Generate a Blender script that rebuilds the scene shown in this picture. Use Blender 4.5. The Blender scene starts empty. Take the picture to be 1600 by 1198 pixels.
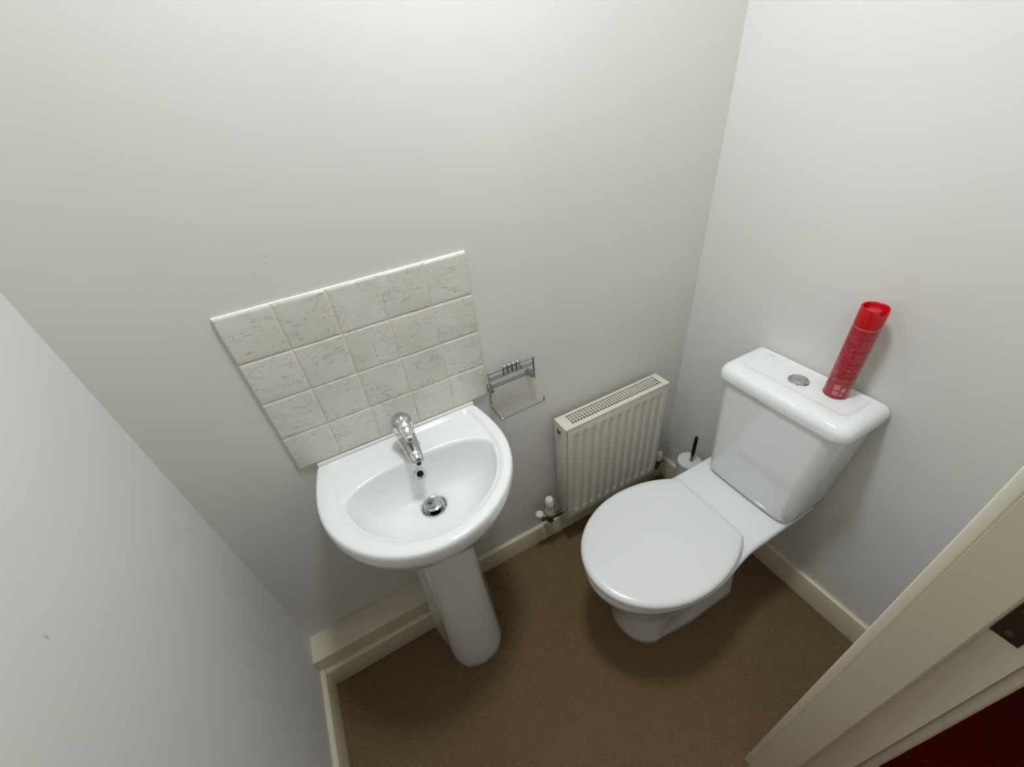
import bpy, bmesh, math, random
from mathutils import Matrix, Vector
random.seed(7)
sc = bpy.context.scene
COL = sc.collection
PI = math.pi

# ---------------------------------------------------------------- camera, world, lights, exposure
ROT = ((0.87535, 0.35186, -0.33160), (-0.47469, 0.49517, -0.72765), (-0.09184, 0.79436, 0.60047))
CAM = (0.4037, -0.8593, 1.5116)
cd = bpy.data.cameras.new('camera'); cam = bpy.data.objects.new('camera', cd); COL.objects.link(cam)
m = Matrix(ROT).to_4x4(); m.translation = CAM
cam.matrix_world = m
cd.sensor_width = 36; cd.lens = 650.17 * 36 / 1600; cd.clip_start = 0.02
sc.camera = cam

w = bpy.data.worlds.new('world'); sc.world = w; w.use_nodes = True
w.node_tree.nodes['Background'].inputs[0].default_value = (0.8, 0.85, 1, 1)
w.node_tree.nodes['Background'].inputs[1].default_value = 0.3

def lamp(name, kind, loc, energy, color, size, rot=(0, 0, 0)):
    l = bpy.data.lights.new(name, kind); l.energy = energy; l.color = color
    if kind == 'AREA': l.shape = 'DISK'; l.size = size
    else: l.shadow_soft_size = size
    o = bpy.data.objects.new(name, l); o.location = loc; o.rotation_euler = rot; COL.objects.link(o)
    return o
lamp('ceiling_lamp_light', 'AREA', (0.72, -0.34, 2.37), 13.8, (0.905, 0.958, 1.0), 0.22)
lamp('hall_lamp_light', 'POINT', (-0.35, -1.70, 2.10), 10, (0.95, 0.97, 1.0), 0.28)

sc.view_settings.view_transform = 'Standard'; sc.view_settings.look = 'None'
sc.view_settings.gamma = 1; sc.view_settings.use_curve_mapping = False
sc.view_settings.exposure = 0.0

# ---------------------------------------------------------------- helpers
def origin(o):
    v = Vector((0, 0, 0))
    while o: v += o.location; o = o.parent
    return v

def empty(name, loc, **props):
    o = bpy.data.objects.new(name, None); o.location = loc; o.empty_display_size = .05
    COL.objects.link(o)
    for k, v in props.items(): o[k] = v
    return o

def tag(o, label=None, cat=None, group=None, kind=None):
    if label: o['label'] = label
    if cat: o['category'] = cat
    if group: o['group'] = group
    if kind: o['kind'] = kind
    return o

class MB:
    def __init__(s): s.bm = bmesh.new()
    def loft(s, loops, cap0=True, cap1=True, closed=True):
        vs = [[s.bm.verts.new(p) for p in L] for L in loops]
        n = len(loops[0])
        for a, b in zip(vs, vs[1:]):
            for i in range(n if closed else n - 1):
                j = (i + 1) % n
                s.bm.faces.new((a[i], a[j], b[j], b[i]))
        if cap0: s.bm.faces.new(vs[0][::-1])
        if cap1: s.bm.faces.new(vs[-1])
        return s
    def box(s, x0, x1, y0, y1, z0, z1, bev=0, seg=2):
        r = bmesh.ops.create_cube(s.bm, size=1)
        vv = r['verts']
        for v in vv:
            v.co = Vector((x0 + (v.co.x + .5) * (x1 - x0), y0 + (v.co.y + .5) * (y1 - y0), z0 + (v.co.z + .5) * (z1 - z0)))
        if bev:
            ee = list({e for v in vv for e in v.link_edges})
            bmesh.ops.bevel(s.bm, geom=ee, offset=bev, segments=seg, profile=.5, affect='EDGES')
        return s
    def tube(s, pts, r, n=12, closed=False):
        P = [Vector(p) for p in pts]; k = len(P)
        rr = r if isinstance(r, (list, tuple)) else [r] * k
        loops = []; up = None
        for i in range(k):
            t = ((P[(i + 1) % k] - P[i - 1]) if closed else (P[min(i + 1, k - 1)] - P[max(i - 1, 0)])).normalized()
            if up is None:
                up = t.orthogonal().normalized()
            up = (up - t * up.dot(t)).normalized()
            b = t.cross(up)
            loops.append([P[i] + rr[i] * (math.cos(a) * up + math.sin(a) * b) for a in [2 * PI * q / n for q in range(n)]])
        if closed:
            loops.append(loops[0][:])
            s.loft(loops, False, False); bmesh.ops.remove_doubles(s.bm, verts=s.bm.verts[:], dist=1e-6)
        else: s.loft(loops)
        return s
    def lathe(s, c, prof, n=32, ax='Z'):
        loops = []
        for r, h in prof:
            L = []
            for q in range(n):
                a = 2 * PI * q / n; u, v = max(r, 1e-5) * math.cos(a), max(r, 1e-5) * math.sin(a)
                L.append(Vector(c) + (Vector((u, v, h)) if ax == 'Z' else Vector((h, u, v)) if ax == 'X' else Vector((v, h, u))))
            loops.append(L)
        return s.loft(loops)
    def build(s, name, mat, parent=None, smooth=True, ang=40, loc=None):
        bmesh.ops.recalc_face_normals(s.bm, faces=s.bm.faces[:])
        base = origin(parent) if parent else Vector((0, 0, 0))
        lo = Vector(loc) if loc is not None else base
        for v in s.bm.verts: v.co -= lo
        me = bpy.data.meshes.new(name); 
        if smooth:
            for f in s.bm.faces: f.smooth = True
            for e in s.bm.edges:
                if len(e.link_faces) == 2 and e.calc_face_angle(0) > math.radians(ang): e.smooth = False
        s.bm.to_mesh(me); s.bm.free()
        if mat: me.materials.append(mat)
        o = bpy.data.objects.new(name, me); COL.objects.link(o)
        o.location = lo - base
        if parent: o.parent = parent
        return o

def fillet(pts, r, seg=5):
    """round the inner corners of a polyline"""
    P = [Vector(p) for p in pts]; out = [P[0]]
    for i in range(1, len(P) - 1):
        a, b, c = P[i - 1], P[i], P[i + 1]
        d0 = (a - b).normalized(); d1 = (c - b).normalized()
        q = min(r, (a - b).length * .45, (c - b).length * .45)
        s, e = b + d0 * q, b + d1 * q
        for k in range(seg + 1):
            t = k / seg
            out.append((1 - t) ** 2 * s + 2 * t * (1 - t) * b + t * t * e)
    out.append(P[-1]); return out

# ---------------------------------------------------------------- materials
def srgb(r, g, b):
    f = lambda c: (c / 255 / 12.92) if c / 255 <= .04045 else ((c / 255 + .055) / 1.055) ** 2.4
    return (f(r), f(g), f(b), 1)

def mat(name, col, rough=.5, metal=0, coat=0, spec=.5):
    m = bpy.data.materials.new(name); m.use_nodes = True
    b = m.node_tree.nodes['Principled BSDF']
    b.inputs['Base Color'].default_value = col; b.inputs['Roughness'].default_value = rough
    b.inputs['Metallic'].default_value = metal; b.inputs['Coat Weight'].default_value = coat
    b.inputs['Coat Roughness'].default_value = .04; b.inputs['Specular IOR Level'].default_value = spec
    return m

class N:
    def __init__(s, m): s.t = m.node_tree; s.b = s.t.nodes['Principled BSDF']
    def add(s, ty, **kw):
        n = s.t.nodes.new(ty)
        for k, v in kw.items():
            if k in n.inputs: n.inputs[k].default_value = v
            else: setattr(n, k, v)
        return n
    def ln(s, a, b): s.t.links.new(a, b)
    def math(s, op, a, b=None, c=None, clamp=False):
        n = s.t.nodes.new('ShaderNodeMath'); n.operation = op; n.use_clamp = clamp
        for i, v in enumerate((a, b, c)):
            if v is None: continue
            if isinstance(v, (int, float)): n.inputs[i].default_value = v
            else: s.ln(v, n.inputs[i])
        return n.outputs[0]
    def mix(s, fac, a, b):
        n = s.t.nodes.new('ShaderNodeMix'); n.data_type = 'RGBA'
        for i, v in ((0, fac), (6, a), (7, b)):
            if isinstance(v, (int, float, tuple)): n.inputs[i].default_value = v
            else: s.ln(v, n.inputs[i])
        return n.outputs[2]
    def ramp(s, v, stops):
        n = s.t.nodes.new('ShaderNodeValToRGB'); e = n.color_ramp.elements
        while len(e) < len(stops): e.new(.5)
        for q, (p, c) in zip(e, stops): q.position = p; q.color = c if isinstance(c, tuple) else (c, c, c, 1)
        s.ln(v, n.inputs[0]); return n.outputs[0]
    def bump(s, h, strength, dist):
        n = s.add('ShaderNodeBump'); n.inputs['Strength'].default_value = strength; n.inputs['Distance'].default_value = dist
        s.ln(h, n.inputs['Height']); s.ln(n.outputs[0], s.b.inputs['Normal'])

def paint(name, col, col2, rough, bump, scale=260):
    m = mat(name, col, rough); n = N(m)
    tc = n.add('ShaderNodeNewGeometry').outputs['Position']
    a = n.add('ShaderNodeTexNoise', Scale=2.2, Detail=4.0); n.ln(tc, a.inputs['Vector'])
    n.ln(n.mix(n.ramp(a.outputs[0], [(.35, 0.), (.7, 1.)]), col, col2), n.b.inputs['Base Color'])
    b = n.add('ShaderNodeTexNoise', Scale=scale, Detail=3.0); n.ln(tc, b.inputs['Vector'])
    n.bump(b.outputs[0], bump, .0006)
    if name == 'white_emulsion':      # small scuffs on the plaster
        col_in = n.b.inputs['Base Color'].links[0].from_socket
        for c, sx, sz in MARKS:
            v = n.add('ShaderNodeVectorMath', operation='SUBTRACT'); n.ln(tc, v.inputs[0]); v.inputs[1].default_value = c
            q = n.add('ShaderNodeVectorMath', operation='MULTIPLY'); n.ln(v.outputs[0], q.inputs[0]); q.inputs[1].default_value = (1 / sx, 1 / sx, 1 / sz)
            l = n.add('ShaderNodeVectorMath', operation='LENGTH'); n.ln(q.outputs[0], l.inputs[0])
            col_in = n.mix(n.ramp(l.outputs['Value'], [(.3, .55), (1., 0.)]), col_in, srgb(150, 146, 138))
        n.ln(col_in, n.b.inputs['Base Color'])
    return m
MARKS = [((.343, 0, 1.287), .0028, .0028), ((.820, 0, .301), .016, .0022), ((0, -.411, 1.052), .0030, .0060)]
M_wall = paint('white_emulsion', srgb(222, 220, 215), srgb(218, 216, 211), .62, .12, 180)
M_ceil = paint('ceiling_paint', srgb(238, 236, 230), srgb(235, 233, 227), .8, .1)
M_gloss = paint('cream_gloss_paint', srgb(216, 207, 182), srgb(208, 199, 172), .34, .10, 90)
M_arch = paint('architrave_gloss_paint', srgb(232, 226, 206), srgb(227, 220, 199), .34, .08, 80)
M_door = paint('door_frame_gloss_paint', srgb(206, 196, 172), srgb(199, 189, 164), .38, .08, 80)
M_rad = mat('radiator_ivory_enamel', srgb(218, 213, 199), .3)
M_cer = mat('white_ceramic', srgb(234, 236, 235), .09, coat=.4)
M_seat = mat('white_seat_plastic', srgb(224, 225, 223), .22)
M_chrome = mat('chrome', (.62, .62, .63, 1), .08, 1)
M_steel = mat('brushed_metal', (.33, .32, .30, 1), .3, 1)
M_wire = mat('chrome_wire', (.38, .38, .38, 1), .2, 1)
M_inside = mat('radiator_inside', srgb(120, 114, 100), .6)
M_dark = mat('dark_gap', (.01, .01, .01, 1), .6)
M_brass = mat('dull_metal_valve', (.20, .18, .15, 1), .35, 1)
M_valve = mat('white_valve_plastic', srgb(222, 218, 205), .35)
M_keep = mat('aged_keeper_metal', (.16, .135, .105, 1), .38, 1)
M_brush = mat('white_brush_plastic', srgb(214, 216, 216), .35)
M_grip = mat('dark_handle', (.05, .05, .05, 1), .18, .8)
M_grout = mat('grout', srgb(226, 220, 203), .85)
M_mastic = mat('white_sealant', srgb(228, 228, 222), .35)
M_red = mat('red_cap_plastic', srgb(192, 10, 22), .28)
M_red.node_tree.nodes['Principled BSDF'].inputs['Subsurface Weight'].default_value = .0
M_redspot = mat('red_temperature_mark', srgb(120, 10, 20), .3)

def tile_mat():
    m = mat('marbled_cream_tile', srgb(206, 202, 190), .2); n = N(m)
    tc = n.add('ShaderNodeTexCoord').outputs['Object']
    rnd = n.add('ShaderNodeObjectInfo').outputs['Random']
    off = n.add('ShaderNodeCombineXYZ'); 
    for i, k in enumerate((17., 9., 31.)): n.ln(n.math('MULTIPLY', rnd, k), off.inputs[i])
    ad = n.add('ShaderNodeVectorMath', operation='ADD'); n.ln(tc, ad.inputs[0]); n.ln(off.outputs[0], ad.inputs[1])
    # slanting veins: stretch the pattern along a diagonal
    mp = n.add('ShaderNodeMapping'); n.ln(ad.outputs[0], mp.inputs[0]); mp.inputs['Rotation'].default_value = (0, .75, 0); mp.inputs['Scale'].default_value = (1., 1., 2.0)
    v1 = n.add('ShaderNodeTexNoise', Scale=11., Detail=6., Roughness=.6, Distortion=1.6); n.ln(mp.outputs[0], v1.inputs['Vector'])
    d1 = n.math('ABSOLUTE', n.math('SUBTRACT', v1.outputs[0], .5))
    vein = n.ramp(d1, [(0., 1.), (.013, 0.)])
    v2 = n.add('ShaderNodeTexNoise', Scale=20., Detail=3.); n.ln(ad.outputs[0], v2.inputs['Vector'])
    gate = n.ramp(v2.outputs[0], [(.36, 0.), (.56, 1.)])
    veing = n.math('MULTIPLY', n.math('MULTIPLY', vein, gate), .75)
    v3 = n.add('ShaderNodeTexNoise', Scale=9., Detail=4.); n.ln(ad.outputs[0], v3.inputs['Vector'])
    base = n.mix(n.ramp(v3.outputs[0], [(.35, 0.), (.68, 1.)]), srgb(222, 220, 211), srgb(211, 208, 196))
    c1 = n.mix(veing, base, srgb(150, 148, 138))
    sp = n.add('ShaderNodeTexVoronoi', Scale=90.); n.ln(ad.outputs[0], sp.inputs['Vector'])
    g2 = n.math('GREATER_THAN', n.add('ShaderNodeSeparateColor').outputs[0], .9)
    sepc = n.add('ShaderNodeSeparateColor'); n.ln(sp.outputs['Color'], sepc.inputs[0])
    spots = n.math('MULTIPLY', n.math('LESS_THAN', sp.outputs['Distance'], .16), n.math('GREATER_THAN', sepc.outputs[0], .86))
    n.ln(n.mix(n.math('MULTIPLY', spots, .6), c1, srgb(120, 116, 104)), n.b.inputs['Base Color'])
    return m
M_tile = tile_mat()

def carpet(name, c1, c2, c3, cell):
    m = mat(name, c1, .95, spec=.15); n = N(m)
    pos = n.add('ShaderNodeNewGeometry').outputs['Position']
    # woven loop pile: small bumps in staggered rows
    nz = n.add('ShaderNodeTexNoise', Scale=95., Detail=3.); n.ln(pos, nz.inputs['Vector'])
    sc_ = n.add('ShaderNodeVectorMath', operation='SCALE'); n.ln(nz.outputs['Color'], sc_.inputs[0]); sc_.inputs['Scale'].default_value = cell * .9
    ad = n.add('ShaderNodeVectorMath', operation='ADD'); n.ln(pos, ad.inputs[0]); n.ln(sc_.outputs[0], ad.inputs[1])
    sp = n.add('ShaderNodeSeparateXYZ'); n.ln(ad.outputs[0], sp.inputs[0])
    k = 2 * PI / cell
    a = n.math('SINE', n.math('MULTIPLY', sp.outputs[0], k))
    b = n.math('SINE', n.math('MULTIPLY', sp.outputs[1], k))
    loop = n.math('MULTIPLY', n.math('ADD', n.math('MULTIPLY', a, b), 1.), .5)
    big = n.add('ShaderNodeTexNoise', Scale=4., Detail=5.); n.ln(pos, big.inputs['Vector'])
    col = n.mix(n.ramp(loop, [(.1, 0.), (.75, 1.)]), c3, c1)
    col = n.mix(n.ramp(big.outputs[0], [(.38, 0.), (.66, .55)]), col, c2)
    fz = n.add('ShaderNodeTexNoise', Scale=260., Detail=2.); n.ln(pos, fz.inputs['Vector'])
    col = n.mix(n.ramp(fz.outputs[0], [(.58, 0.), (.75, .35)]), col, srgb(150, 127, 98) if c1[0] > c1[1] * .9 and c1[1] > .03 else c2)
    n.ln(col, n.b.inputs['Base Color'])
    h = n.math('ADD', loop, n.math('MULTIPLY', fz.outputs[0], .7))
    n.bump(h, .95, .0028)
    return m
M_carpet = carpet('brown_loop_carpet', srgb(139, 115, 84), srgb(128, 105, 76), srgb(97, 76, 50), .0072)
M_hallcarpet = carpet('dark_red_carpet', srgb(128, 28, 10), srgb(116, 22, 8), srgb(98, 15, 6), .006)

# ---------------------------------------------------------------- room shell
W = 1.4894           # right wall x
H = 2.40
FI, FO = -0.854, -0.952   # inner and outer face of the doorway wall
def struct(name, mb, mt, parent=None, **k):
    o = mb.build(name, mt, parent, **k); o['kind'] = 'structure'; return o
struct('floor', MB().box(-.1, W + .1, FO + .03, .1, -.08, 0), M_carpet)
struct('wall_back', MB().box(-.1, W + .1, 0, .1, 0, H), M_wall)
struct('wall_left', MB().box(-.1, 0, FO, 0, 0, H), M_wall)
struct('wall_right', MB().box(W, W + .1, FO, 0, 0, H), M_wall)
struct('ceiling', MB().box(-.1, W + .1, FO, .1, H, H + .1), M_ceil)
DX0, DX1, DH = .197, .957, 2.0       # clear door opening
LT = .032                            # lining thickness
wf = MB().box(0, DX0 - LT, FO, FI, 0, H).box(DX1 + LT, W, FO, FI, 0, H).box(DX0 - LT, DX1 + LT, FO, FI, DH + LT, H)
struct('wall_front', wf, M_wall)
# hallway outside the door
struct('floor_hallway', MB().box(-1.0, 2.8, -2.4, FO + .03, -.08, 0), M_hallcarpet)
hw = MB().box(-1.0, 2.8, -2.5, -2.4, 0, H).box(-1.1, -1.0, -2.4, FO, 0, H).box(2.8, 2.9, -2.4, FO, 0, H).box(-1.0, -.1, FO, FI, 0, H).box(W + .1, 2.8, FO, FI, 0, H)
struct('wall_hallway', hw, M_wall)
struct('ceiling_hallway', MB().box(-1.1, 2.9, -2.5, FO, H, H + .1), M_ceil)

# skirting boards: a swept profile with a softened top edge
def skirt_prof(t, h):
    r = .006
    return [(0, 0), (t, 0), (t, h - r * 1.6), (t - r * .35, h - r * .6), (t - r, h - .0006), (t - r * 1.4, h), (0, h)]
def skirt(name, ax, wall, s, a0, a1, t=.015, h=.095):
    """ax 'x': runs along x against y=wall, going to wall+s*t"""
    L = []
    for a in (a0, a1):
        L.append([Vector((a, wall + s * u, z)) if ax == 'x' else Vector((wall + s * u, a, z)) for u, z in skirt_prof(t, h)])
    return struct(name, MB().loft(L), M_gloss, ang=25)
BX1 = .455           # end of the pipe boxing (hidden behind the pedestal)
skirt('baseboard_back', 'x', 0, -1, BX1, W, h=.090)
skirt('baseboard_left', 'y', 0, 1, FI, -.087, h=.095)
skirt('baseboard_right', 'y', W, -1, FI, -.015, h=.097)
skirt('baseboard_front', 'x', FI, 1, DX1 + .066, W - .015)
# pipe boxing in the left corner, and the skirting in front of it
bx = MB().box(0.0, BX1, -.087, 0, 0, .152, bev=.0025)
struct('trim_1', bx, M_gloss)
skirt('trim_2', 'x', -.087, -1, 0.015, BX1, h=.090)

# ---------------------------------------------------------------- doorway
door = empty('door_1', (DX1, FO, 0)); door['kind'] = 'structure'
RB = .013            # rebate depth
RY = -.911           # where the rebate begins
def lining(x0, s, mb):
    # x0: inner face, s=+1 when the wood lies towards +x
    xs = lambda d: x0 + s * d
    pts = [(0, FI + .001), (0, RY), (RB, RY), (RB, FO), (LT, FO), (LT, FI + .001)]
    loops = [[Vector((xs(a), b, z)) for a, b in pts] for z in (0, DH)]
    mb.loft(loops); return mb
lm_ = lining(DX1, 1, MB()); bmesh.ops.bevel(lm_.bm, geom=[e for e in lm_.bm.edges if abs(e.verts[0].co.z - e.verts[1].co.z) > 1 and min(e.verts[0].co.x, e.verts[1].co.x) < DX1 + .002], offset=.0022, segments=3, affect='EDGES')
lm_.build('jamb', M_door, door, ang=25)
ll = lining(DX0, -1, MB()); ll.build('jamb', M_door, door, ang=25)
MB().box(DX0 - LT, DX1 + LT, RY, FI + .001, DH, DH + LT).box(DX0 - LT, DX1 + LT, FO, RY, DH + RB, DH + LT).build('head', M_door, door)
def arch(x0, x1, y0, y1, z0, z1, side):
    return MB().box(x0, x1, y0, y1, z0, z1, bev=.0026, seg=3)
arch(DX1 + .0012, DX1 + .062, FI, FI + .014, 0, DH + .06, 1).build('architrave', M_arch, door)
arch(DX0 - .062, DX0 - .0012, FI, FI + .014, 0, DH + .06, 1).build('architrave', M_arch, door)
arch(DX0 - .0012, DX1 + .0012, FI, FI + .014, DH + .0012, DH + .06, 1).build('architrave', M_door, door)
def hall_arch(x0, x1, z0, z1):
    return MB().box(x0, x1, FO - .016, FO, z0, z1, bev=.0065, seg=4)
hall_arch(DX1 + RB + .005, DX1 + .08, 0, DH + .07).build('architrave', M_door, door)
hall_arch(DX0 - .08, DX0 - RB - .005, 0, DH + .07).build('architrave', M_door, door)
hall_arch(DX0 - RB - .005, DX1 + RB + .005, DH + RB + .005, DH + .07).build('architrave', M_door, door)
# door keeper (strike plate) let into the rebate
kx = DX1 + RB
pl = MB()
K0, K1, KZ0, KZ1 = -.9385, -.9135, .924, 1.034
yy = [K0, -.9335, -.9185, K1]; zz = [KZ0, .945, .962, .975, 1.015, KZ1]
for i in range(3):
    for j in range(5):
        if i == 1 and j in (3,): continue
        pl.box(kx - .0012, kx, yy[i], yy[i + 1], zz[j], zz[j + 1])
kp = pl.build('strike_plate', M_keep, door, smooth=False); kp['label'] = 'dark worn metal strike plate with screws'
MB().box(kx + .0003, kx + .001, -.9335, -.9185, .975, 1.015).build('latch_hole', M_dark, kp, smooth=False)
lip = MB().tube([(kx - .0012, -.9385, .98), (kx - .0012, -.9385, 1.01)], .0014, 8); lip.build('lip', M_keep, kp)
for z in (.9355, 1.024):
    MB().lathe((kx - .0012, -.926, z), [(.0042, 0), (.004, -.001), (.0018, -.0014), (.0004, -.0008)], 16, 'X').build('screw', M_steel, kp)

# ---------------------------------------------------------------- tiled splashback
PZ, PX, TY = .10036, .1, .0068
SX, SZ = .2177, 1.2040
sp = empty('tiled_splashback', (SX + .25, 0, SZ - 4 * PZ), label='splashback of twenty marbled cream tiles on the wall above the basin', category='splashback')
MB().box(SX + .0012, SX + .4988, -.0052, 0, SZ - 4 * PZ + .001, SZ - .001).build('grout', M_grout, sp, smooth=False)
g = .0009
def tile_mesh():
    hx, hz = PX / 2 - g, PZ / 2 - g
    def ring(i, y, n=3):
        r = .0025; L = []
        for cx, cz, a0 in ((hx, hz, 0), (-hx, hz, 90), (-hx, -hz, 180), (hx, -hz, 270)):
            sx, sz = (1 if cx > 0 else -1), (1 if cz > 0 else -1)
            for q in range(n):
                a = math.radians(a0 + 90 * q / (n - 1))
                L.append(Vector((cx - sx * (r + i) + r * math.cos(a), y, cz - sz * (r + i) + r * math.sin(a))))
        return L
    mb = MB(); mb.loft([ring(0, -.0006), ring(0, -.0050), ring(.0009, -.0062), ring(.0030, -.0068), ring(.0062, -.0070)])
    bmesh.ops.recalc_face_normals(mb.bm, faces=mb.bm.faces[:])
    for f in mb.bm.faces: f.smooth = True
    for e in mb.bm.edges:
        if e.calc_face_angle(0) > math.radians(60): e.smooth = False
    me = bpy.data.meshes.new('tile'); mb.bm.to_mesh(me); mb.bm.free(); me.materials.append(M_tile); return me
tme = tile_mesh()
for j in range(4):
    for i in range(5):
        o = bpy.data.objects.new('tile', tme); COL.objects.link(o)
        o.parent = sp
        wpos = Vector((SX + PX * (i + .5) + random.uniform(-.0003, .0003), random.uniform(-.0003, .0), SZ - PZ * (j + .5) + random.uniform(-.0003, .0003)))
        o.location = wpos - origin(sp)
        o.rotation_euler = (random.uniform(-.004, .004), random.uniform(-.004, .004), random.uniform(-.004, .004))
# bead of sealant along the top and left edges
sl = MB()
sl.loft([[Vector((x, 0, SZ + .0012)), Vector((x, -.0030, SZ + .0010)), Vector((x, -.0054, SZ - .0001)), Vector((x, -.0054, SZ - .0010)), Vector((x, 0, SZ - .001))] for x in (SX + .0005, SX + .4995)])
sl.build('sealant_bead', M_mastic, sp, ang=60)

# ---------------------------------------------------------------- basin
def ray_poly(cx, cy, ang, poly):
    dx, dy = math.cos(ang), math.sin(ang); best = None
    for (x0, y0), (x1, y1) in zip(poly, poly[1:] + poly[:1]):
        ex, ey = x1 - x0, y1 - y0; den = dx * ey - dy * ex
        if abs(den) < 1e-12: continue
        t = ((x0 - cx) * ey - (y0 - cy) * ex) / den
        u = ((x0 - cx) * dy - (y0 - cy) * dx) / den
        if t > 0 and -1e-6 <= u <= 1 + 1e-6 and (best is None or t > best): best = t
    return (cx + dx * best, cy + dy * best)

def d_shape(cx, yb, hwb, ym, hw, yf, rc):
    """D outline: back edge at yb half width hwb (corner radius rc), side bulging to hw at ym, elliptic front to yf"""
    right = []
    for q in range(7):                                  # back right corner
        a = PI / 2 * (1 - q / 6)
        right.append((cx + hwb - rc + rc * math.cos(a), yb - rc + rc * math.sin(a)))
    y0 = yb - rc
    for q in range(1, 12):
        t = q / 12
        right.append((cx + hwb + (hw - hwb) * math.sin(t * PI / 2), y0 + (ym - y0) * t))
    for q in range(0, 41):
        a = PI / 2 * q / 40
        right.append((cx + hw * math.cos(a), ym - (ym - yf) * math.sin(a)))
    left = [(2 * cx - x, y) for x, y in reversed(right[:-1])]
    return right + left
BZ = .795
bc = (.466, -.165)
O_ = d_shape(.462, -.0075, .212, -.135, .227, -.373, .006)
R_ = d_shape(.469, -.018, .184, -.15, .191, -.341, .012)
R2 = d_shape(.469, -.022, .180, -.15, .187, -.337, .012)
R3 = d_shape(.469, -.027, .175, -.15, .182, -.332, .010)
def b_shape(cx, cy, a, bb, bf, ex=2.3):
    pts = []
    for q in range(160):
        t = 2 * PI * q / 160; c, s = math.cos(t), math.sin(t)
        if s >= 0: pts.append((cx + a * math.copysign(abs(c) ** (2 / ex), c), cy + bb * abs(s) ** (2 / ex)))
        else: pts.append((cx + a * c, cy + bf * s))
    return pts
B0 = b_shape(.469, -.168, .1835, .070, .166)
B1 = b_shape(.469, -.168, .1795, .0665, .162)
NA = 176
angs = [2 * PI * k / NA for k in range(NA)]
for tx, ty in ((.462 + .212 - .002, -.0075 - .001), (.462 - .212 + .002, -.0075 - .001)):   # keep the back corners crisp
    a = math.atan2(ty - bc[1], tx - bc[0]) % (2 * PI)
    k = min(range(NA), key=lambda i: abs(angs[i] - a)); angs[k] = a
def loop_of(poly, z, s=1.0, tgt=bc, ycl=None):
    L = []
    for a in angs:
        x, y = ray_poly(bc[0], bc[1], a, poly)
        x = tgt[0] + s * (x - tgt[0])
        y2 = tgt[1] + s * (y - tgt[1])
        if ycl is not None and y > bc[1]: y2 = bc[1] + (y - bc[1]) * ycl
        L.append(Vector((x, y2, z)))
    return L
def clamp_in(A, B, gap):
    """keep loop A inside loop B, seen from the middle of the basin"""
    out = []
    for a, b in zip(A, B):
        ra = math.hypot(a.x - bc[0], a.y - bc[1]); rb = math.hypot(b.x - bc[0], b.y - bc[1])
        k = min(1, (rb - gap) / ra)
        out.append(Vector((bc[0] + (a.x - bc[0]) * k, bc[1] + (a.y - bc[1]) * k, a.z)))
    return out
basin = empty('wash_basin', (.462, -.19, .62), label='white ceramic wash basin with D-shaped rim fixed below the tiles', category='basin')
dr = (.470, -.166)
def drain_mix(s, z, f):
    """bowl section: outline B1 scaled by s about the drain, blended by f into a circle"""
    L = []
    for a in angs:
        x, y = ray_poly(bc[0], bc[1], a, B1)
        bxx, byy = dr[0] + s * (x - dr[0]), dr[1] + s * (y - dr[1])
        cxx, cyy = dr[0] + .0315 * math.cos(a), dr[1] + .0315 * math.sin(a)
        L.append(Vector((bxx * (1 - f) + cxx * f, byy * (1 - f) + cyy * f, z)))
    return L
L = [loop_of(O_, .629, .30, (.464, -.14), .8), loop_of(O_, .630, .46, (.464, -.15), .9), loop_of(O_, .650, .62, (.464, -.15), 1), loop_of(O_, .685, .80, (.464, -.16), 1),
     loop_of(O_, .720, .915, (.464, -.17), 1), loop_of(O_, .742, .962, (.464, -.18), 1), loop_of(O_, .752, .985, (.464, -.18), 1), loop_of(O_, .760, .997, (.464, -.18), 1), loop_of(O_, .768, 1.0, ycl=1),
     loop_of(O_, .780, .999, ycl=1), loop_of(O_, .787, .994, ycl=.999), loop_of(O_, .792, .985, ycl=.998), loop_of(O_, BZ - .001, .972, ycl=.996), loop_of(O_, BZ, .955, ycl=.994)]
mid = []
for a, b_ in zip(loop_of(O_, BZ, .955, ycl=.994), loop_of(R_, BZ, 1)):
    mid.append(a * .4 + b_ * .6)
L += [mid, loop_of(R_, BZ - .001, 1.0), loop_of(R2, BZ - .0064, 1.0)]
r3 = clamp_in(loop_of(R3, BZ - .0072), L[-1], .0015)
b00 = clamp_in(loop_of(b_shape(.469, -.168, .189, .075, .170), BZ - .0075), r3, .0008)
L += [r3, b00, clamp_in(loop_of(B0, BZ - .0080), b00, .0015)]
L += [clamp_in(drain_mix(.992, BZ - .0102, 0), L[-1], .0012)]
L += [clamp_in(drain_mix(.970, BZ - .018, 0), L[-1], .003), drain_mix(.94, BZ - .029, 0), drain_mix(.895, BZ - .046, 0), drain_mix(.84, BZ - .065, 0), drain_mix(.775, BZ - .083, 0), drain_mix(.70, BZ - .098, .02),
      drain_mix(.62, BZ - .111, .06), drain_mix(.50, BZ - .1175, .14), drain_mix(.38, BZ - .122, .3), drain_mix(.28, BZ - .1255, .6), drain_mix(.2, BZ - .128, 1)]
DZ = BZ - .128
L.append([Vector((dr[0] + .0315 * .98 * math.cos(a), dr[1] + .0315 * .98 * math.sin(a), DZ - .003)) for a in angs])
mb = MB().loft(L)
bowl = mb.build('bowl', M_cer, basin, ang=75)
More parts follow.
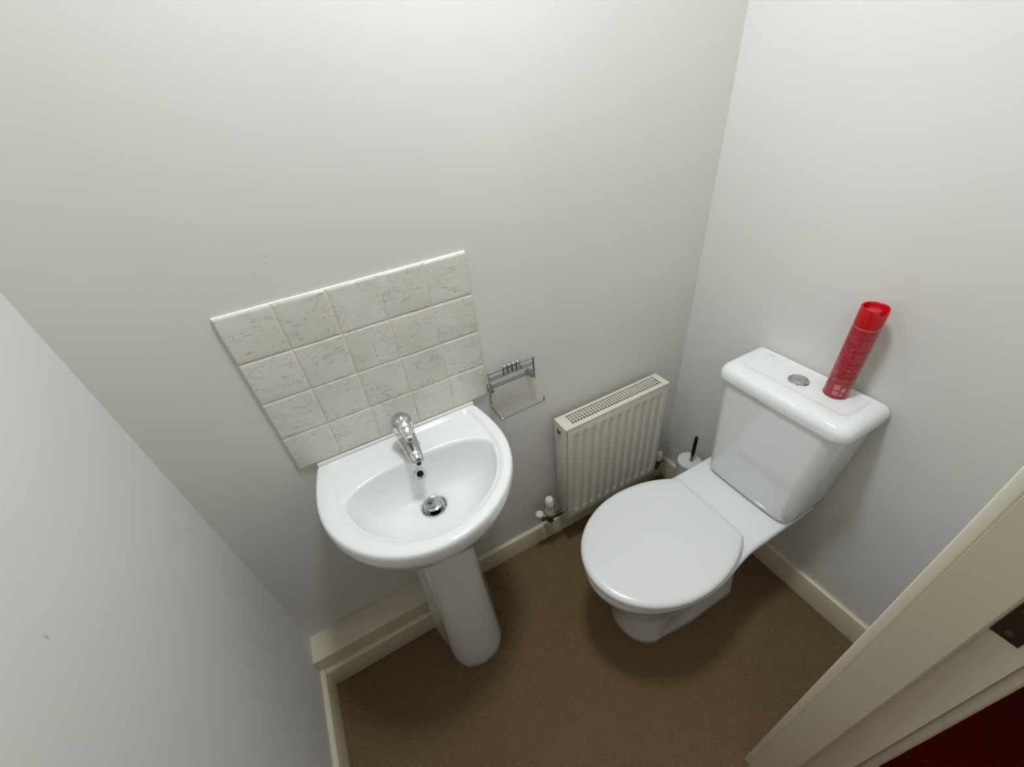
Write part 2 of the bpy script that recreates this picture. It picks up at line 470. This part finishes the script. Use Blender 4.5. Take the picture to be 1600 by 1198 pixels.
# chrome waste: flange, dark gap and raised plug
MB().lathe((dr[0], dr[1], DZ), [(.0325, -.001), (.033, .0012), (.031, .0022), (.028, .0012), (.0262, -.002), (.026, -.012)], 40).build('waste_flange', M_chrome, basin)
MB().lathe((dr[0], dr[1], DZ), [(.026, -.0022), (.001, -.0022)], 32).build('waste_hole', M_dark, basin)
MB().lathe((dr[0] - .0005, dr[1], DZ), [(.005, -.002), (.005, .0065), (.0195, .0075), (.0232, .0095), (.0232, .0115), (.0215, .0128), (.0150, .0131), (.0030, .0133), (.0022, .0125), (.0002, .0125)], 40).build('plug', M_chrome, basin)
# overflow ring on the back slope of the bowl
of = MB().lathe((0, 0, 0), [(.0085, -.003), (.0085, .0005), (.0105, .0022), (.0128, .0024), (.0145, .0012), (.0148, -.002)], 28)
oh = MB().lathe((0, 0, 0), [(.0086, .0), (.0005, .0)], 24)
ovc = Vector((.4675, -.1135, .7375)); nrm = Vector((0, -.95, .31)).normalized()
Rm = nrm.to_track_quat('Z', 'Y').to_matrix()
for q in (of, oh):
    for v in q.bm.verts: v.co = Rm @ v.co + ovc
of.build('overflow_ring', M_chrome, basin); oh.build('overflow_hole', M_dark, basin)

MB().box(.257, .669, -.0125, -.0002, BZ - .006, .8022, bev=.0028).build('sealant', M_mastic, basin)

# ---------------------------------------------------------------- pedestal
ped = empty('basin_pedestal', (.462, -.2, 0), label='white ceramic pedestal standing on the carpet under the wash basin', category='pedestal')
def ped_loop(z, hwb, hwf, yb, yf):
    cx = .4605; pts = []
    n = 28
    ym = yf + hwf * 1.05
    pts.append((cx + hwb, yb))
    for q in range(1, 8):
        t = q / 8; pts.append((cx + hwf + (hwb - hwf) * (1 - t), yb + (ym - yb) * t))
    for q in range(n + 1):
        a = PI * q / n
        e = 2.25
        c, s = math.cos(a), math.sin(a)
        pts.append((cx + hwf * math.copysign(abs(c) ** (2 / e), c), ym + (yf - ym) * abs(s) ** (2 / e)))
    for q in range(7, 0, -1):
        t = q / 8; pts.append((cx - hwf - (hwb - hwf) * (1 - t), yb + (ym - yb) * t))
    pts.append((cx - hwb, yb))
    return [Vector((x, y, z)) for x, y in pts]
secs = [(0, .109, .087, -.104, -.287), (.004, .110, .088, -.104, -.289), (.03, .109, .087, -.104, -.288), (.12, .103, .083, -.104, -.282), (.25, .095, .078, -.10, -.270), (.4, .088, .074, -.085, -.257),
        (.52, .087, .072, -.08, -.252), (.6, .092, .077, -.08, -.256), (.626, .095, .080, -.08, -.259)]
MB().loft([ped_loop(*s) for s in secs]).build('column', M_cer, ped, ang=70)

# ---------------------------------------------------------------- mixer tap
FX = .469
tap = empty('mixer_tap', (FX, -.062, BZ - .0072), label='chrome single-lever mixer tap on the back ledge of the basin', category='tap')
TZ = BZ - .0072
MB().lathe((FX, -.062, TZ), [(.0265, -.001), (.0265, .003), (.024, .0045), (.0225, .006), (.0225, .035), (.0235, .052), (.0235, .060), (.0215, .062)], 36).build('body', M_chrome, tap)
def ell(c, wx, hz, n=20, e=2.4):
    L = []
    for q in range(n):
        a = 2 * PI * q / n; cc, ss = math.cos(a), math.sin(a)
        L.append(Vector((c[0] + wx * math.copysign(abs(cc) ** (2 / e), cc), c[1], c[2] + hz * math.copysign(abs(ss) ** (2 / e), ss))))
    return L
spo = [ell((FX, -.066, TZ + .040), .0222, .0160), ell((FX, -.090, TZ + .040), .0208, .0140), ell((FX, -.110, TZ + .037), .0190, .0120), ell((FX, -.130, TZ + .032), .0170, .0110),
       ell((FX, -.146, TZ + .027), .0154, .0108), ell((FX, -.1515, TZ + .0248), .0120, .0090), ell((FX, -.1535, TZ + .024), .0075, .0055)]
s_o = MB().loft(spo).build('spout', M_chrome, tap, ang=60)
MB().lathe((FX, -.1535, TZ + .0235), [(.0005, -.0012), (.0052, -.0012), (.006, .0003)], 16, 'Y').build('aerator', M_dark, s_o)
han = MB().lathe((FX, -.062, TZ), [(.0215, .0635), (.0245, .066), (.0255, .074), (.025, .084), (.0225, .093), (.018, .0995), (.011, .1035), (.004, .105), (.0002, .105)], 36)
ho = han.build('handle', M_chrome, tap)
lev = [ell((FX, -.066, TZ + .090), .0185, .0105, e=2.8), ell((FX, -.086, TZ + .088), .0165, .0080, e=2.8), ell((FX, -.104, TZ + .081), .0140, .0056, e=2.8), ell((FX, -.120, TZ + .0715), .0090, .0036), ell((FX, -.124, TZ + .069), .0045, .0018)]
MB().loft(lev).build('lever', M_chrome, ho, ang=60)
tm = MB().lathe((0, 0, 0), [(.0030, -.001), (.0030, .0008), (.0003, .0009)], 14)
for v in tm.bm.verts: v.co = Vector((0, -.45, .89)).to_track_quat('Z', 'Y').to_matrix() @ v.co + Vector((FX, -.0975, TZ + .0905))
tm.build('temperature_mark', M_redspot, ho)

# ---------------------------------------------------------------- toilet roll holder
tr = empty('toilet_roll_holder', (.787, 0, .82), label='chrome wire toilet roll holder with empty arm, between tiles and radiator', category='toilet roll holder')
yR = -.022
rk = MB()
XL, XR_ = .718, .857
rk.tube([(XL, yR, .810), (XL, yR, .880)], .0029, 10)
rk.build('end_bar', M_wire, tr)
rk = MB().tube([(XR_, yR, .810), (XR_, yR, .880)], .0029, 10); rk.build('end_bar', M_wire, tr)
for z, r in ((.8775, .0018), (.8635, .0016), (.857, .0016), (.838, .0019), (.831, .0018)):
    MB().tube([(XL, yR, z), (XR_, yR, z)], r, 8).build('rail', M_wire, tr)
for k in range(4):
    x = .768 + k * .0135
    MB().tube(fillet([(x - .005, yR - .003, .862), (x - .005, yR - .004, .886), (x + .003, yR - .004, .889), (x + .004, yR - .003, .872), (x + .009, yR - .003, .862)], .004, 3), .0022, 8).build('curl', M_wire, tr)
for x in (XL + .006, XR_ - .008):
    MB().lathe((x, 0, .822), [(.0105, 0), (.0105, -.004), (.008, -.006), (.0055, -.008), (.0055, yR - .003), (.003, yR - .005)], 20, 'Y').build('wall_mount', M_steel, tr)
AY = -.088
arm = fillet([(XL - .001, yR, .812), (XL - .004, yR, .774), (.712, AY, .773), (.846, AY, .777), (.846, AY - .001, .790)], .007, 5)
MB().tube(arm, .0025, 10).build('roll_arm', M_wire, tr)

# ---------------------------------------------------------------- radiator
X0, X1, Y0, Y1, Z0, Z1 = .9165, 1.3370, -.087, -.022, .165, .622
rad = empty('radiator', ((X0 + X1) / 2, Y0, Z0), label='small ivory panel radiator with vertical flutes on wall beside toilet', category='radiator')
# front panel with pressed vertical channels
nx_, fl, sx0, pit = 11, .0042, .9490, .0350
xsamp = [X0 + .006, X0 + .009]
prof = [(-.0115, 0), (-.0095, .15), (-.0070, .85), (-.0045, 1), (.0045, 1), (.0070, .85), (.0095, .15), (.0115, 0)]
xs, dx_ = [X0 + .006, X0 + .008, X0 + .012], [0, 0, 0]
for i in range(nx_):
    c = sx0 + .007 + pit * i
    for o_, d in prof: xs.append(c + o_); dx_.append(d)
xs += [X1 - .005, X1 - .002]; dx_ += [0, 0]
zs = [(Z0, 0, 0.004), (Z0 + .002, 0, .001), (Z0 + .006, 0, 0), (Z0 + .034, 0, 0), (Z0 + .037, .15, 0), (Z0 + .043, .85, 0), (Z0 + .047, 1, 0), (Z1 - .049, 1, 0), (Z1 - .045, .85, 0), (Z1 - .039, .15, 0), (Z1 - .036, 0, 0), (Z1 - .012, 0, 0), (Z1 - .008, 0, .0015), (Z1 - .007, 0, .006)]
fp = MB(); rows_ = []
for z, fz, rec in zs:
    rows_.append([Vector((x, Y0 + rec + fl * fz * d + (.004 if k in (0, len(xs) - 1) else 0), z)) for k, (x, d) in enumerate(zip(xs, dx_))])
back = [[Vector((v.x, Y0 + .012, v.z)) for v in r] for r in rows_]
fv = [[fp.bm.verts.new(p) for p in r] for r in rows_]; bv = [[fp.bm.verts.new(p) for p in r] for r in back]
for A, rev in ((fv, False), (bv, True)):
    for j in range(len(A) - 1):
        for i in range(len(A[0]) - 1):
            q = (A[j][i], A[j][i + 1], A[j + 1][i + 1], A[j + 1][i]); fp.bm.faces.new(q[::-1] if rev else q)
for i in range(len(xs) - 1):
    fp.bm.faces.new((bv[0][i], bv[0][i + 1], fv[0][i + 1], fv[0][i])); fp.bm.faces.new((fv[-1][i], fv[-1][i + 1], bv[-1][i + 1], bv[-1][i]))
for j in range(len(zs) - 1):
    fp.bm.faces.new((fv[j][0], fv[j + 1][0], bv[j + 1][0], bv[j][0])); fp.bm.faces.new((bv[j][-1], bv[j + 1][-1], fv[j + 1][-1], fv[j][-1]))
fp.build('front_panel', M_rad, rad, ang=50)
MB().box(X0 + .006, X1 - .004, -.040, -.034, Z0, Z1 - .012, bev=.002).build('back_panel', M_rad, rad)
fin = MB()
for k in range(30):
    x = X0 + .022 + k * .0129
    fin.box(x, x + .0012, Y0 + .014, -.042, Z0 + .03, Z1 - .03)
tag(fin.build('convector_fins', M_inside, rad, smooth=False), kind='stuff')
MB().box(X0, X0 + .0022, Y0 + .001, Y1, Z0 + .002, Z1 - .004, bev=.001).build('side_panel', M_rad, rad)
MB().box(X1 - .0022, X1, Y0 + .001, Y1, Z0 + .002, Z1 - .004, bev=.001).build('side_panel', M_rad, rad)
# top cover: frame with an open grid of slots
gx0, gx1, gy0, gy1 = X0 + .034, X1 - .020, Y0 + .0150, Y1 - .0080
tg = MB()
tg.box(X0 - .001, gx0, Y0 - .001, Y1 + .001, Z1 - .004, Z1, bev=.0016).box(gx1, X1 + .001, Y0 - .001, Y1 + .001, Z1 - .004, Z1, bev=.0016)
tg.box(gx0 - .002, gx1 + .002, Y0 - .001, gy0, Z1 - .004, Z1, bev=.0016).box(gx0 - .002, gx1 + .002, gy1, Y1 + .001, Z1 - .004, Z1, bev=.0016)
tg.box(X0, X1, Y0 - .001, Y0 + .001, Z1 - .009, Z1 - .002)
tg.build('top_cover', M_rad, rad)
gr = MB(); NB = 34
for k in range(NB + 1):
    x = gx0 + (gx1 - gx0) * k / NB
    gr.box(x - .0014, x + .0014, gy0 - .001, gy1 + .001, Z1 - .0035, Z1 - .0008)
for k in range(1, 4):
    y = gy0 + (gy1 - gy0) * k / 4
    gr.box(gx0, gx1, y - .0012, y + .0012, Z1 - .0036, Z1 - .0009)
tag(gr.build('grille', M_rad, rad, smooth=False), kind='stuff')
# bleed plug on the left end
MB().lathe((X0, -.050, Z1 - .030), [(.0095, .001), (.0095, -.004), (.0075, -.0055), (.0072, -.002), (.0045, -.002), (.004, -.006), (.0005, -.0062)], 20, 'X').build('bleed_plug', M_steel, rad)
for x in (X0 + .10, X1 - .10):
    MB().box(x - .015, x + .015, -.036, -.002, Z0 + .05, Z1 - .06).build('wall_bracket', M_rad, rad)

# valves at the two lower corners
vx, vy = .862, -.055
tv = empty('thermostatic_valve', (vx, vy, .17), label='white thermostatic radiator valve at the lower left corner of the radiator', category='radiator valve')
MB().lathe((vx, vy, 0), [(.0155, .212), (.0185, .216), (.0195, .226), (.0195, .248), (.0188, .262), (.0175, .272), (.0158, .288), (.0145, .293), (.0115, .297), (.0002, .298)], 32).build('head', M_valve, tv)
for k in range(12):
    a = 2 * PI * k / 12 + .2
    c, s = math.cos(a), math.sin(a)
    sl_ = MB().box(-.0012, .0012, -.0015, .0012, -.010, .010)
    for v in sl_.bm.verts:
        x_, y_ = v.co.x, v.co.y - .0185
        v.co = Vector((vx + x_ * c - y_ * s, vy + x_ * s + y_ * c, v.co.z + .262))
    sl_.build('slot', M_dark, tv, smooth=False)
MB().lathe((vx, vy, 0), [(.0125, .170), (.0135, .173), (.0135, .190), (.0150, .192), (.0150, .212), (.013, .214)], 6).build('body', M_brass, tv, ang=20)
MB().tube([(vx, vy, .186), (X0 + .004, vy, .186)], .0085, 14).build('union_tail', M_brass, tv)
MB().lathe((vx + .024, vy, .186), [(.0125, 0), (.0125, .016)], 6, 'X').build('union_nut', M_brass, tv, ang=20)
MB().tube(fillet([(vx, vy, .176), (vx, vy, .150), (vx - .004, -.0162, .146)], .014, 6), .0075, 14).build('pipe', M_valve, tv)
MB().lathe((vx - .040, vy + .006, .218), [(.0002, -.014), (.006, -.013), (.012, -.006), (.0145, .006), (.0145, .014), (.008, .020)], 24).build('drain_cap', M_valve, tv)
MB().tube([(vx - .040, vy + .006, .205), (vx - .030, vy, .196), (vx, vy, .194)], .007, 12).build('drain_spur', M_brass, tv)

rx, ry = 1.385, -.055
lv = empty('lockshield_valve', (rx, ry, .12), label='small white-capped lockshield valve at the lower right corner of the radiator', category='radiator valve')
MB().lathe((rx, ry, 0), [(.0115, .182), (.014, .185), (.0145, .205), (.0135, .220), (.0105, .226), (.0002, .228)], 28).build('cap', M_valve, lv)
MB().lathe((rx, ry, 0), [(.012, .148), (.013, .151), (.0135, .168), (.0105, .184)], 6).build('body', M_brass, lv, ang=20)
MB().tube([(X1 - .004, ry, .166), (rx, ry, .166)], .008, 14).build('union_tail', M_brass, lv)
MB().lathe((X1 + .006, ry, .166), [(.0125, 0), (.0125, .016)], 6, 'X').build('union_nut', M_brass, lv, ang=20)
MB().tube(fillet([(rx, ry, .155), (rx, ry, .128), (rx - .004, -.0005, .124)], .012, 5), .0075, 14).build('pipe', M_brass, lv)
MB().tube([(rx, ry, .160), (rx + .035, ry, .157)], .006, 12).build('drain_spur', M_brass, lv)

# ---------------------------------------------------------------- toilet
CY = -.417
toi = empty('toilet', (1.12, CY, 0), label='white close-coupled toilet with closed lid below its cistern', category='toilet')
def egg(z, xf, xw, hw, xb, hwb, xs_, rc=.02, n=30, e=2.0, cy=CY, ebl=1.0):
    """front half ellipse to xf, widest hw at xw, blending to hwb at xs_, straight to xb"""
    right = []
    for q in range(n + 1):
        a = PI / 2 * q / n
        c, s = math.cos(a), math.sin(a)
        right.append((xw - (xw - xf) * c ** (2 / e), hw * s ** (2 / e)))
    for q in range(1, 13):
        t = q / 12; k = (1 - math.cos(PI * t)) / 2
        right.append((xw + (xs_ - xw) * t, hw + (hwb - hw) * k))
    for q in range(1, 5):
        right.append((xs_ + (xb - rc - xs_) * q / 4, hwb))
    for q in range(1, 7):
        a = PI / 2 * q / 6
        right.append((xb - rc + rc * math.sin(a), hwb - rc + rc * math.cos(a)))
    pts = [(x, cy - y) for x, y in right] + [(x, cy + y) for x, y in reversed(right[1:])]
    return [Vector((x, y, z)) for x, y in pts]
PB = 1.485
pan = [
    (0.000, .893, .98, .099, 1.300, .110, 1.12, .03), (.004, .889, .98, .102, 1.304, .114, 1.12, .03), (.030, .887, .98, .102, 1.303, .113, 1.12, .03), (.060, .884, .98, .102, 1.300, .110, 1.12, .03),
    (.100, .878, .98, .104, 1.297, .107, 1.13, .03), (.140, .870, .98, .108, 1.298, .106, 1.14, .03), (.180, .860, .99, .112, 1.304, .107, 1.15, .03), (.220, .846, 1.00, .121, 1.318, .110, 1.17, .03), (.255, .829, 1.005, .132, 1.338, .115, 1.18, .03),
    (.285, .813, 1.01, .143, 1.368, .121, 1.19, .028), (.310, .800, 1.015, .152, 1.405, .128, 1.20, .026), (.332, .790, 1.02, .159, 1.448, .135, 1.21, .024), (.350, .783, 1.03, .165, PB, .141, 1.215, .022), (.368, .776, 1.03, .171, PB, .146, 1.225), (.380, .774, 1.03, .1735, PB, .150, 1.23), (.390, .775, 1.03, .173, PB, .150, 1.23),
    (.3965, .779, 1.03, .170, PB - .003, .147, 1.23), (.399, .788, 1.03, .162, PB - .008, .140, 1.23)]
MB().loft([egg(*p_) for p_ in pan]).build('pan', M_cer, toi, ang=85)
XS = 1.197
def lidloop(z, ins, dome=0):
    """egg outline cut off square at the hinge line, corners softened"""
    xf, xw, hw, ar = .768 + ins, 1.000, .1790 - ins, .262 - ins
    xb = XS - ins * .6; right = []
    for q in range(41):
        a = PI / 2 * q / 40
        right.append((xw - (xw - xf) * math.cos(a), hw * math.sin(a)))
    am = math.asin(min(.999, (xb - .007 - xw) / ar))
    for q in range(1, 21):
        a = am * q / 20
        right.append((xw + ar * math.sin(a), hw * math.cos(a)))
    yc = right[-1][1]
    for q in range(1, 6):
        a = PI / 2 * q / 5
        right.append((xb - .007 + .007 * math.sin(a), yc - .012 * (1 - math.cos(a)) - .002 * q / 5))
    pts = [(x, CY - y) for x, y in right] + [(x, CY + y) for x, y in reversed(right[1:])]
    return [Vector((x, y, z)) for x, y in pts]
def seatbit(z0, z1, ins0, r=.004):
    return [lidloop(z0, ins0 + r), lidloop(z0 + r * .6, ins0 + r * .15), lidloop(z0 + r, ins0), lidloop(z1 - r, ins0), lidloop(z1 - r * .4, ins0 + r * .2), lidloop(z1, ins0 + r)]
MB().loft(seatbit(.4005, .4155, .003)).build('seat', M_seat, toi, ang=60)
LZ = .418
MB().loft([lidloop(LZ, .005), lidloop(LZ + .001, .001), lidloop(LZ + .004, 0), lidloop(LZ + .009, 0), lidloop(LZ + .013, .0015), lidloop(LZ + .0165, .005), lidloop(LZ + .0185, .011), lidloop(LZ + .0195, .020), lidloop(LZ + .0200, .040), lidloop(LZ + .0202, .06)]).build('lid', M_seat, toi, ang=60)
for s in (-1, 1):
    MB().tube([(XS + .004, CY + s * .075 - .012, .406), (XS + .004, CY + s * .075 + .012, .406)], .0055, 12).build('hinge', M_seat, toi)

# cistern
def rrect(z, x0, x1, y0, y1, r, rb=.008, n=8, bow=0):
    P = []
    for cx, cy, a0, rr in ((x1 - rb, y1 - rb, 0, rb), (x0 + r, y1 - r, 90, r), (x0 + r, y0 + r, 180, r), (x1 - rb, y0 + rb, 270, rb)):
        for q in range(n + 1):
            a = math.radians(a0 + 90 * q / n); P.append((cx + rr * math.cos(a), cy + rr * math.sin(a)))
    # insert points along the front so that it can bow slightly
    out = []
    for i, (x, y) in enumerate(P):
        out.append((x, y))
        if i == 2 * (n + 1) - 1:
            x2, y2 = P[i + 1]
            for k in range(1, 8): out.append((x + (x2 - x) * k / 8, y + (y2 - y) * k / 8))
    ym = (y0 + y1) / 2; hw = (y1 - y0) / 2
    return [Vector((x - (bow * (1 - ((y - ym) / hw) ** 2) if x < (x0 + x1) / 2 else 0), y, z)) for x, y in out]
CC = -.431
ci = [(.3995, 1.345, .128, .03), (.405, 1.334, .136, .035), (.416, 1.328, .141, .038), (.45, 1.3265, .1435, .038), (.55, 1.3250, .1495, .038), (.65, 1.3235, .1555, .038), (.72, 1.3220, .1600, .038), (.774, 1.3205, .1635, .038)]
MB().loft([rrect(z, x0, 1.486, CC - h, CC + h, r, bow=.004) for z, x0, h, r in ci]).build('cistern', M_cer, toi, ang=60)
# cistern lid: rounded edges and a sunken rectangular panel
def cl(z, ins, r=.034, rb=.010, insb=None):
    ib = ins * .35 if insb is None else insb
    return rrect(z + .0085, 1.3130 + ins, 1.4880 - ib, CC - .1755 + ins * .8, CC + .1745 - ins * .8, max(r - ins * .3, .01), rb=rb, bow=.003)
lidL = [cl(.7555, .007), cl(.754, .003), cl(.7565, .0005), cl(.761, 0), cl(.772, 0), cl(.7815, .0025), cl(.789, .0085), cl(.7940, .016), cl(.7965, .026), cl(.798, .036)]
px0, px1, ph = 1.363, 1.470, .137
def pn(z, i, r=.018): return rrect(z, px0 + i, px1 - i, CC - ph + i, CC + ph - i, r, rb=r, bow=0)
lidL += [pn(.8070, -.004, .020), pn(.8064, -.001), pn(.8042, .0015), pn(.8034, .004), pn(.8034, .012, .016)]
clid = MB().loft(lidL).build('cistern_lid', M_cer, toi, ang=60)
PZT = .8034
bn = (1.412, -.424)
MB().lathe((bn[0], bn[1], PZT), [(.0245, -.001), (.0250, .0012), (.0235, .0030), (.0205, .0030), (.0200, .0005)], 36).build('button_ring', M_chrome, clid)
def half(side):
    r = .0190; P = []
    th = math.radians(38)
    for q in range(15):
        a = -PI / 2 + PI * q / 14
        P.append((r * math.cos(a) + .0008, r * math.sin(a)))
    P = [(x * side, y) for x, y in P]
    P = [(x * math.cos(th) - y * math.sin(th), x * math.sin(th) + y * math.cos(th)) for x, y in P]
    mb = MB(); mb.loft([[Vector((bn[0] + x * s, bn[1] + y * s, PZT + z)) for x, y in P] for s, z in ((1, .0002), (1, .0028), (.93, .0038), (.6, .0044))])
    return mb
half(1).build('flush_button', M_chrome, clid, ang=50); half(-1).build('flush_button', M_chrome, clid, ang=50)
# faint maker's mark in grey on the panel
mk = bpy.data.curves.new('maker_mark', 'FONT'); mk.body = 'LYT'; mk.size = .013; mk.extrude = .0001; mk.align_x = 'CENTER'; mk.space_character = 1.25
tmp = bpy.data.objects.new('tmp', mk); COL.objects.link(tmp); bpy.context.view_layer.update()
mme = bpy.data.meshes.new_from_object(tmp.evaluated_get(bpy.context.evaluated_depsgraph_get())); mme.name = 'maker_mark'
bpy.data.objects.remove(tmp)
mko = bpy.data.objects.new('maker_mark', mme); COL.objects.link(mko)
mme.materials.clear(); mme.materials.append(mat('grey_mark', srgb(150, 150, 148), .5)); mko.parent = clid
mko.location = Vector((1.455, -.312, PZT + .0001)) - origin(clid); mko.rotation_euler = (0, 0, -PI / 2)

# ---------------------------------------------------------------- toilet brush
tbx, tby = 1.412, -.176
tb = empty('toilet_brush', (tbx, tby, 0), label='white round toilet brush pot in the corner between radiator and toilet', category='toilet brush')
MB().lathe((tbx, tby, 0), [(.0415, 0), (.043, .003), (.0430, .02), (.0415, .255), (.0415, .262), (.038, .262)], 40).build('pot', M_brush, tb)
MB().lathe((tbx, tby, 0), [(.0410, .2625), (.0432, .264), (.0432, .270), (.0415, .2735), (.034, .2755), (.010, .2765), (.0002, .2765)], 40).build('lid', M_brush, tb)
hx, hy = tbx + .001, tby - .006
hb = MB().lathe((hx, hy, 0), [(.0065, .276), (.0065, .279), (.0058, .281), (.0058, .305), (.0052, .307)], 20).build('ferrule', M_steel, tb)
MB().lathe((hx, hy, 0), [(.0062, .306), (.0066, .309), (.0066, .392), (.0060, .398), (.0035, .4015), (.0002, .402)], 20).build('handle', M_grip, tb)

# ---------------------------------------------------------------- aerosol can
ax_, ay_ = 1.433, -.5025
zc = PZT
can = empty('aerosol_can', (ax_, ay_, zc), label='red aerosol spray can standing on the cistern lid', category='spray can')
def can_mat():
    m = mat('printed_red_can', srgb(176, 26, 44), .3, .0, coat=.3); n = N(m)
    tc = n.add('ShaderNodeTexCoord').outputs['Object']
    s = n.add('ShaderNodeSeparateXYZ'); n.ln(tc, s.inputs[0])
    ang = n.math('ARCTAN2', s.outputs[1], s.outputs[0])
    z = s.outputs[2]
    u = n.math('MULTIPLY', ang, .026)
    # rows of illegibly small print
    row = n.math('FRACT', n.math('MULTIPLY', z, 1 / .0046))
    rowid = n.math('FLOOR', n.math('MULTIPLY', z, 1 / .0046))
    inrow = n.math('MULTIPLY', n.math('GREATER_THAN', row, .30), n.math('LESS_THAN', row, .82))
    cv = n.add('ShaderNodeCombineXYZ'); n.ln(n.math('MULTIPLY', u, 1.), cv.inputs[0]); n.ln(n.math('MULTIPLY', rowid, .37), cv.inputs[1]); n.ln(n.math('MULTIPLY', z, .35), cv.inputs[2])
    nz = n.add('ShaderNodeTexNoise', Scale=650., Detail=1.); n.ln(cv.outputs[0], nz.inputs['Vector'])
    let = n.ramp(nz.outputs[0], [(.44, 0.), (.50, 1.)])
    cw = n.add('ShaderNodeCombineXYZ'); n.ln(n.math('MULTIPLY', rowid, 3.7), cw.inputs[0]); n.ln(n.math('MULTIPLY', ang, .25), cw.inputs[1])
    nw = n.add('ShaderNodeTexNoise', Scale=1., Detail=1.); n.ln(cw.outputs[0], nw.inputs['Vector'])
    den = n.ramp(nw.outputs[0], [(.36, .1), (.56, 1.)])
    zone = n.math('MULTIPLY', n.math('GREATER_THAN', z, .045), n.math('LESS_THAN', z, .182))
    txt = n.math('MULTIPLY', n.math('MULTIPLY', n.math('MULTIPLY', inrow, let), den), zone)
    col = n.mix(n.math('MULTIPLY', txt, .42), srgb(158, 18, 34), srgb(214, 138, 146))
    # gold-orange line under the cap
    gl = n.math('MULTIPLY', n.math('GREATER_THAN', z, .187), n.math('LESS_THAN', z, .191))
    col = n.mix(n.math('MULTIPLY', gl, .7), col, srgb(205, 110, 60))
    # pale marks near the foot
    def patch(a0, a1, z0, z1):
        return n.math('MULTIPLY', n.math('MULTIPLY', n.math('GREATER_THAN', ang, a0), n.math('LESS_THAN', ang, a1)), n.math('MULTIPLY', n.math('GREATER_THAN', z, z0), n.math('LESS_THAN', z, z1)))
    for a0, a1, z0, z1, f in ((-3.10, -2.60, .026, .040, .40), (-2.45, -2.15, .022, .033, .55), (-3.05, -2.55, .010, .022, .35), (-2.42, -2.25, .010, .017, .5)):
        col = n.mix(n.math('MULTIPLY', patch(a0, a1, z0, z1), f), col, srgb(232, 170, 176))
    n.ln(col, n.b.inputs['Base Color'])
    return m
MB().lathe((ax_, ay_, zc), [(.0215, .0015), (.0245, .0002), (.0262, .0012), (.0266, .003), (.0256, .0045), (.0258, .006), (.0258, .186), (.0252, .189), (.0250, .1925)], 48).build('canister', can_mat(), can, ang=50)
# cap: open shroud with a nozzle and a scooped front
CH0, CH1 = .192, .236
n_ = 56
fa = math.atan2(-.367, -1.05)   # faces the room
outer, inner = [], []
def cz(a):
    d = math.cos(a - fa - 0.95)
    return CH1 - .014 * max(0, d) ** 6
def ringc(r, zf): return [Vector((ax_ + r * math.cos(a), ay_ + r * math.sin(a), zc + (zf(a) if callable(zf) else zf))) for a in [2 * PI * q / n_ for q in range(n_)]]
cp = MB().loft([ringc(.0235, CH0), ringc(.0256, CH0 - .001), ringc(.0261, CH0 + .002), ringc(.0260, lambda a: CH0 + (cz(a) - CH0) * .5), ringc(.0257, lambda a: cz(a) - .003), ringc(.0250, lambda a: cz(a) - .0005), ringc(.0240, lambda a: cz(a)), ringc(.0228, lambda a: cz(a) - .001),
                ringc(.0222, lambda a: cz(a) - .004), ringc(.0215, CH1 - .019), ringc(.018, CH1 - .021)])
cp.build('cap', M_red, can, ang=60)
nzl = MB().lathe((ax_ + .002, ay_ + .001, zc), [(.0150, CH1 - .0205), (.0150, CH1 - .011), (.0138, CH1 - .0085), (.009, CH1 - .0072), (.0002, CH1 - .0080)], 28)
nzl.build('spray_button', M_red, can)
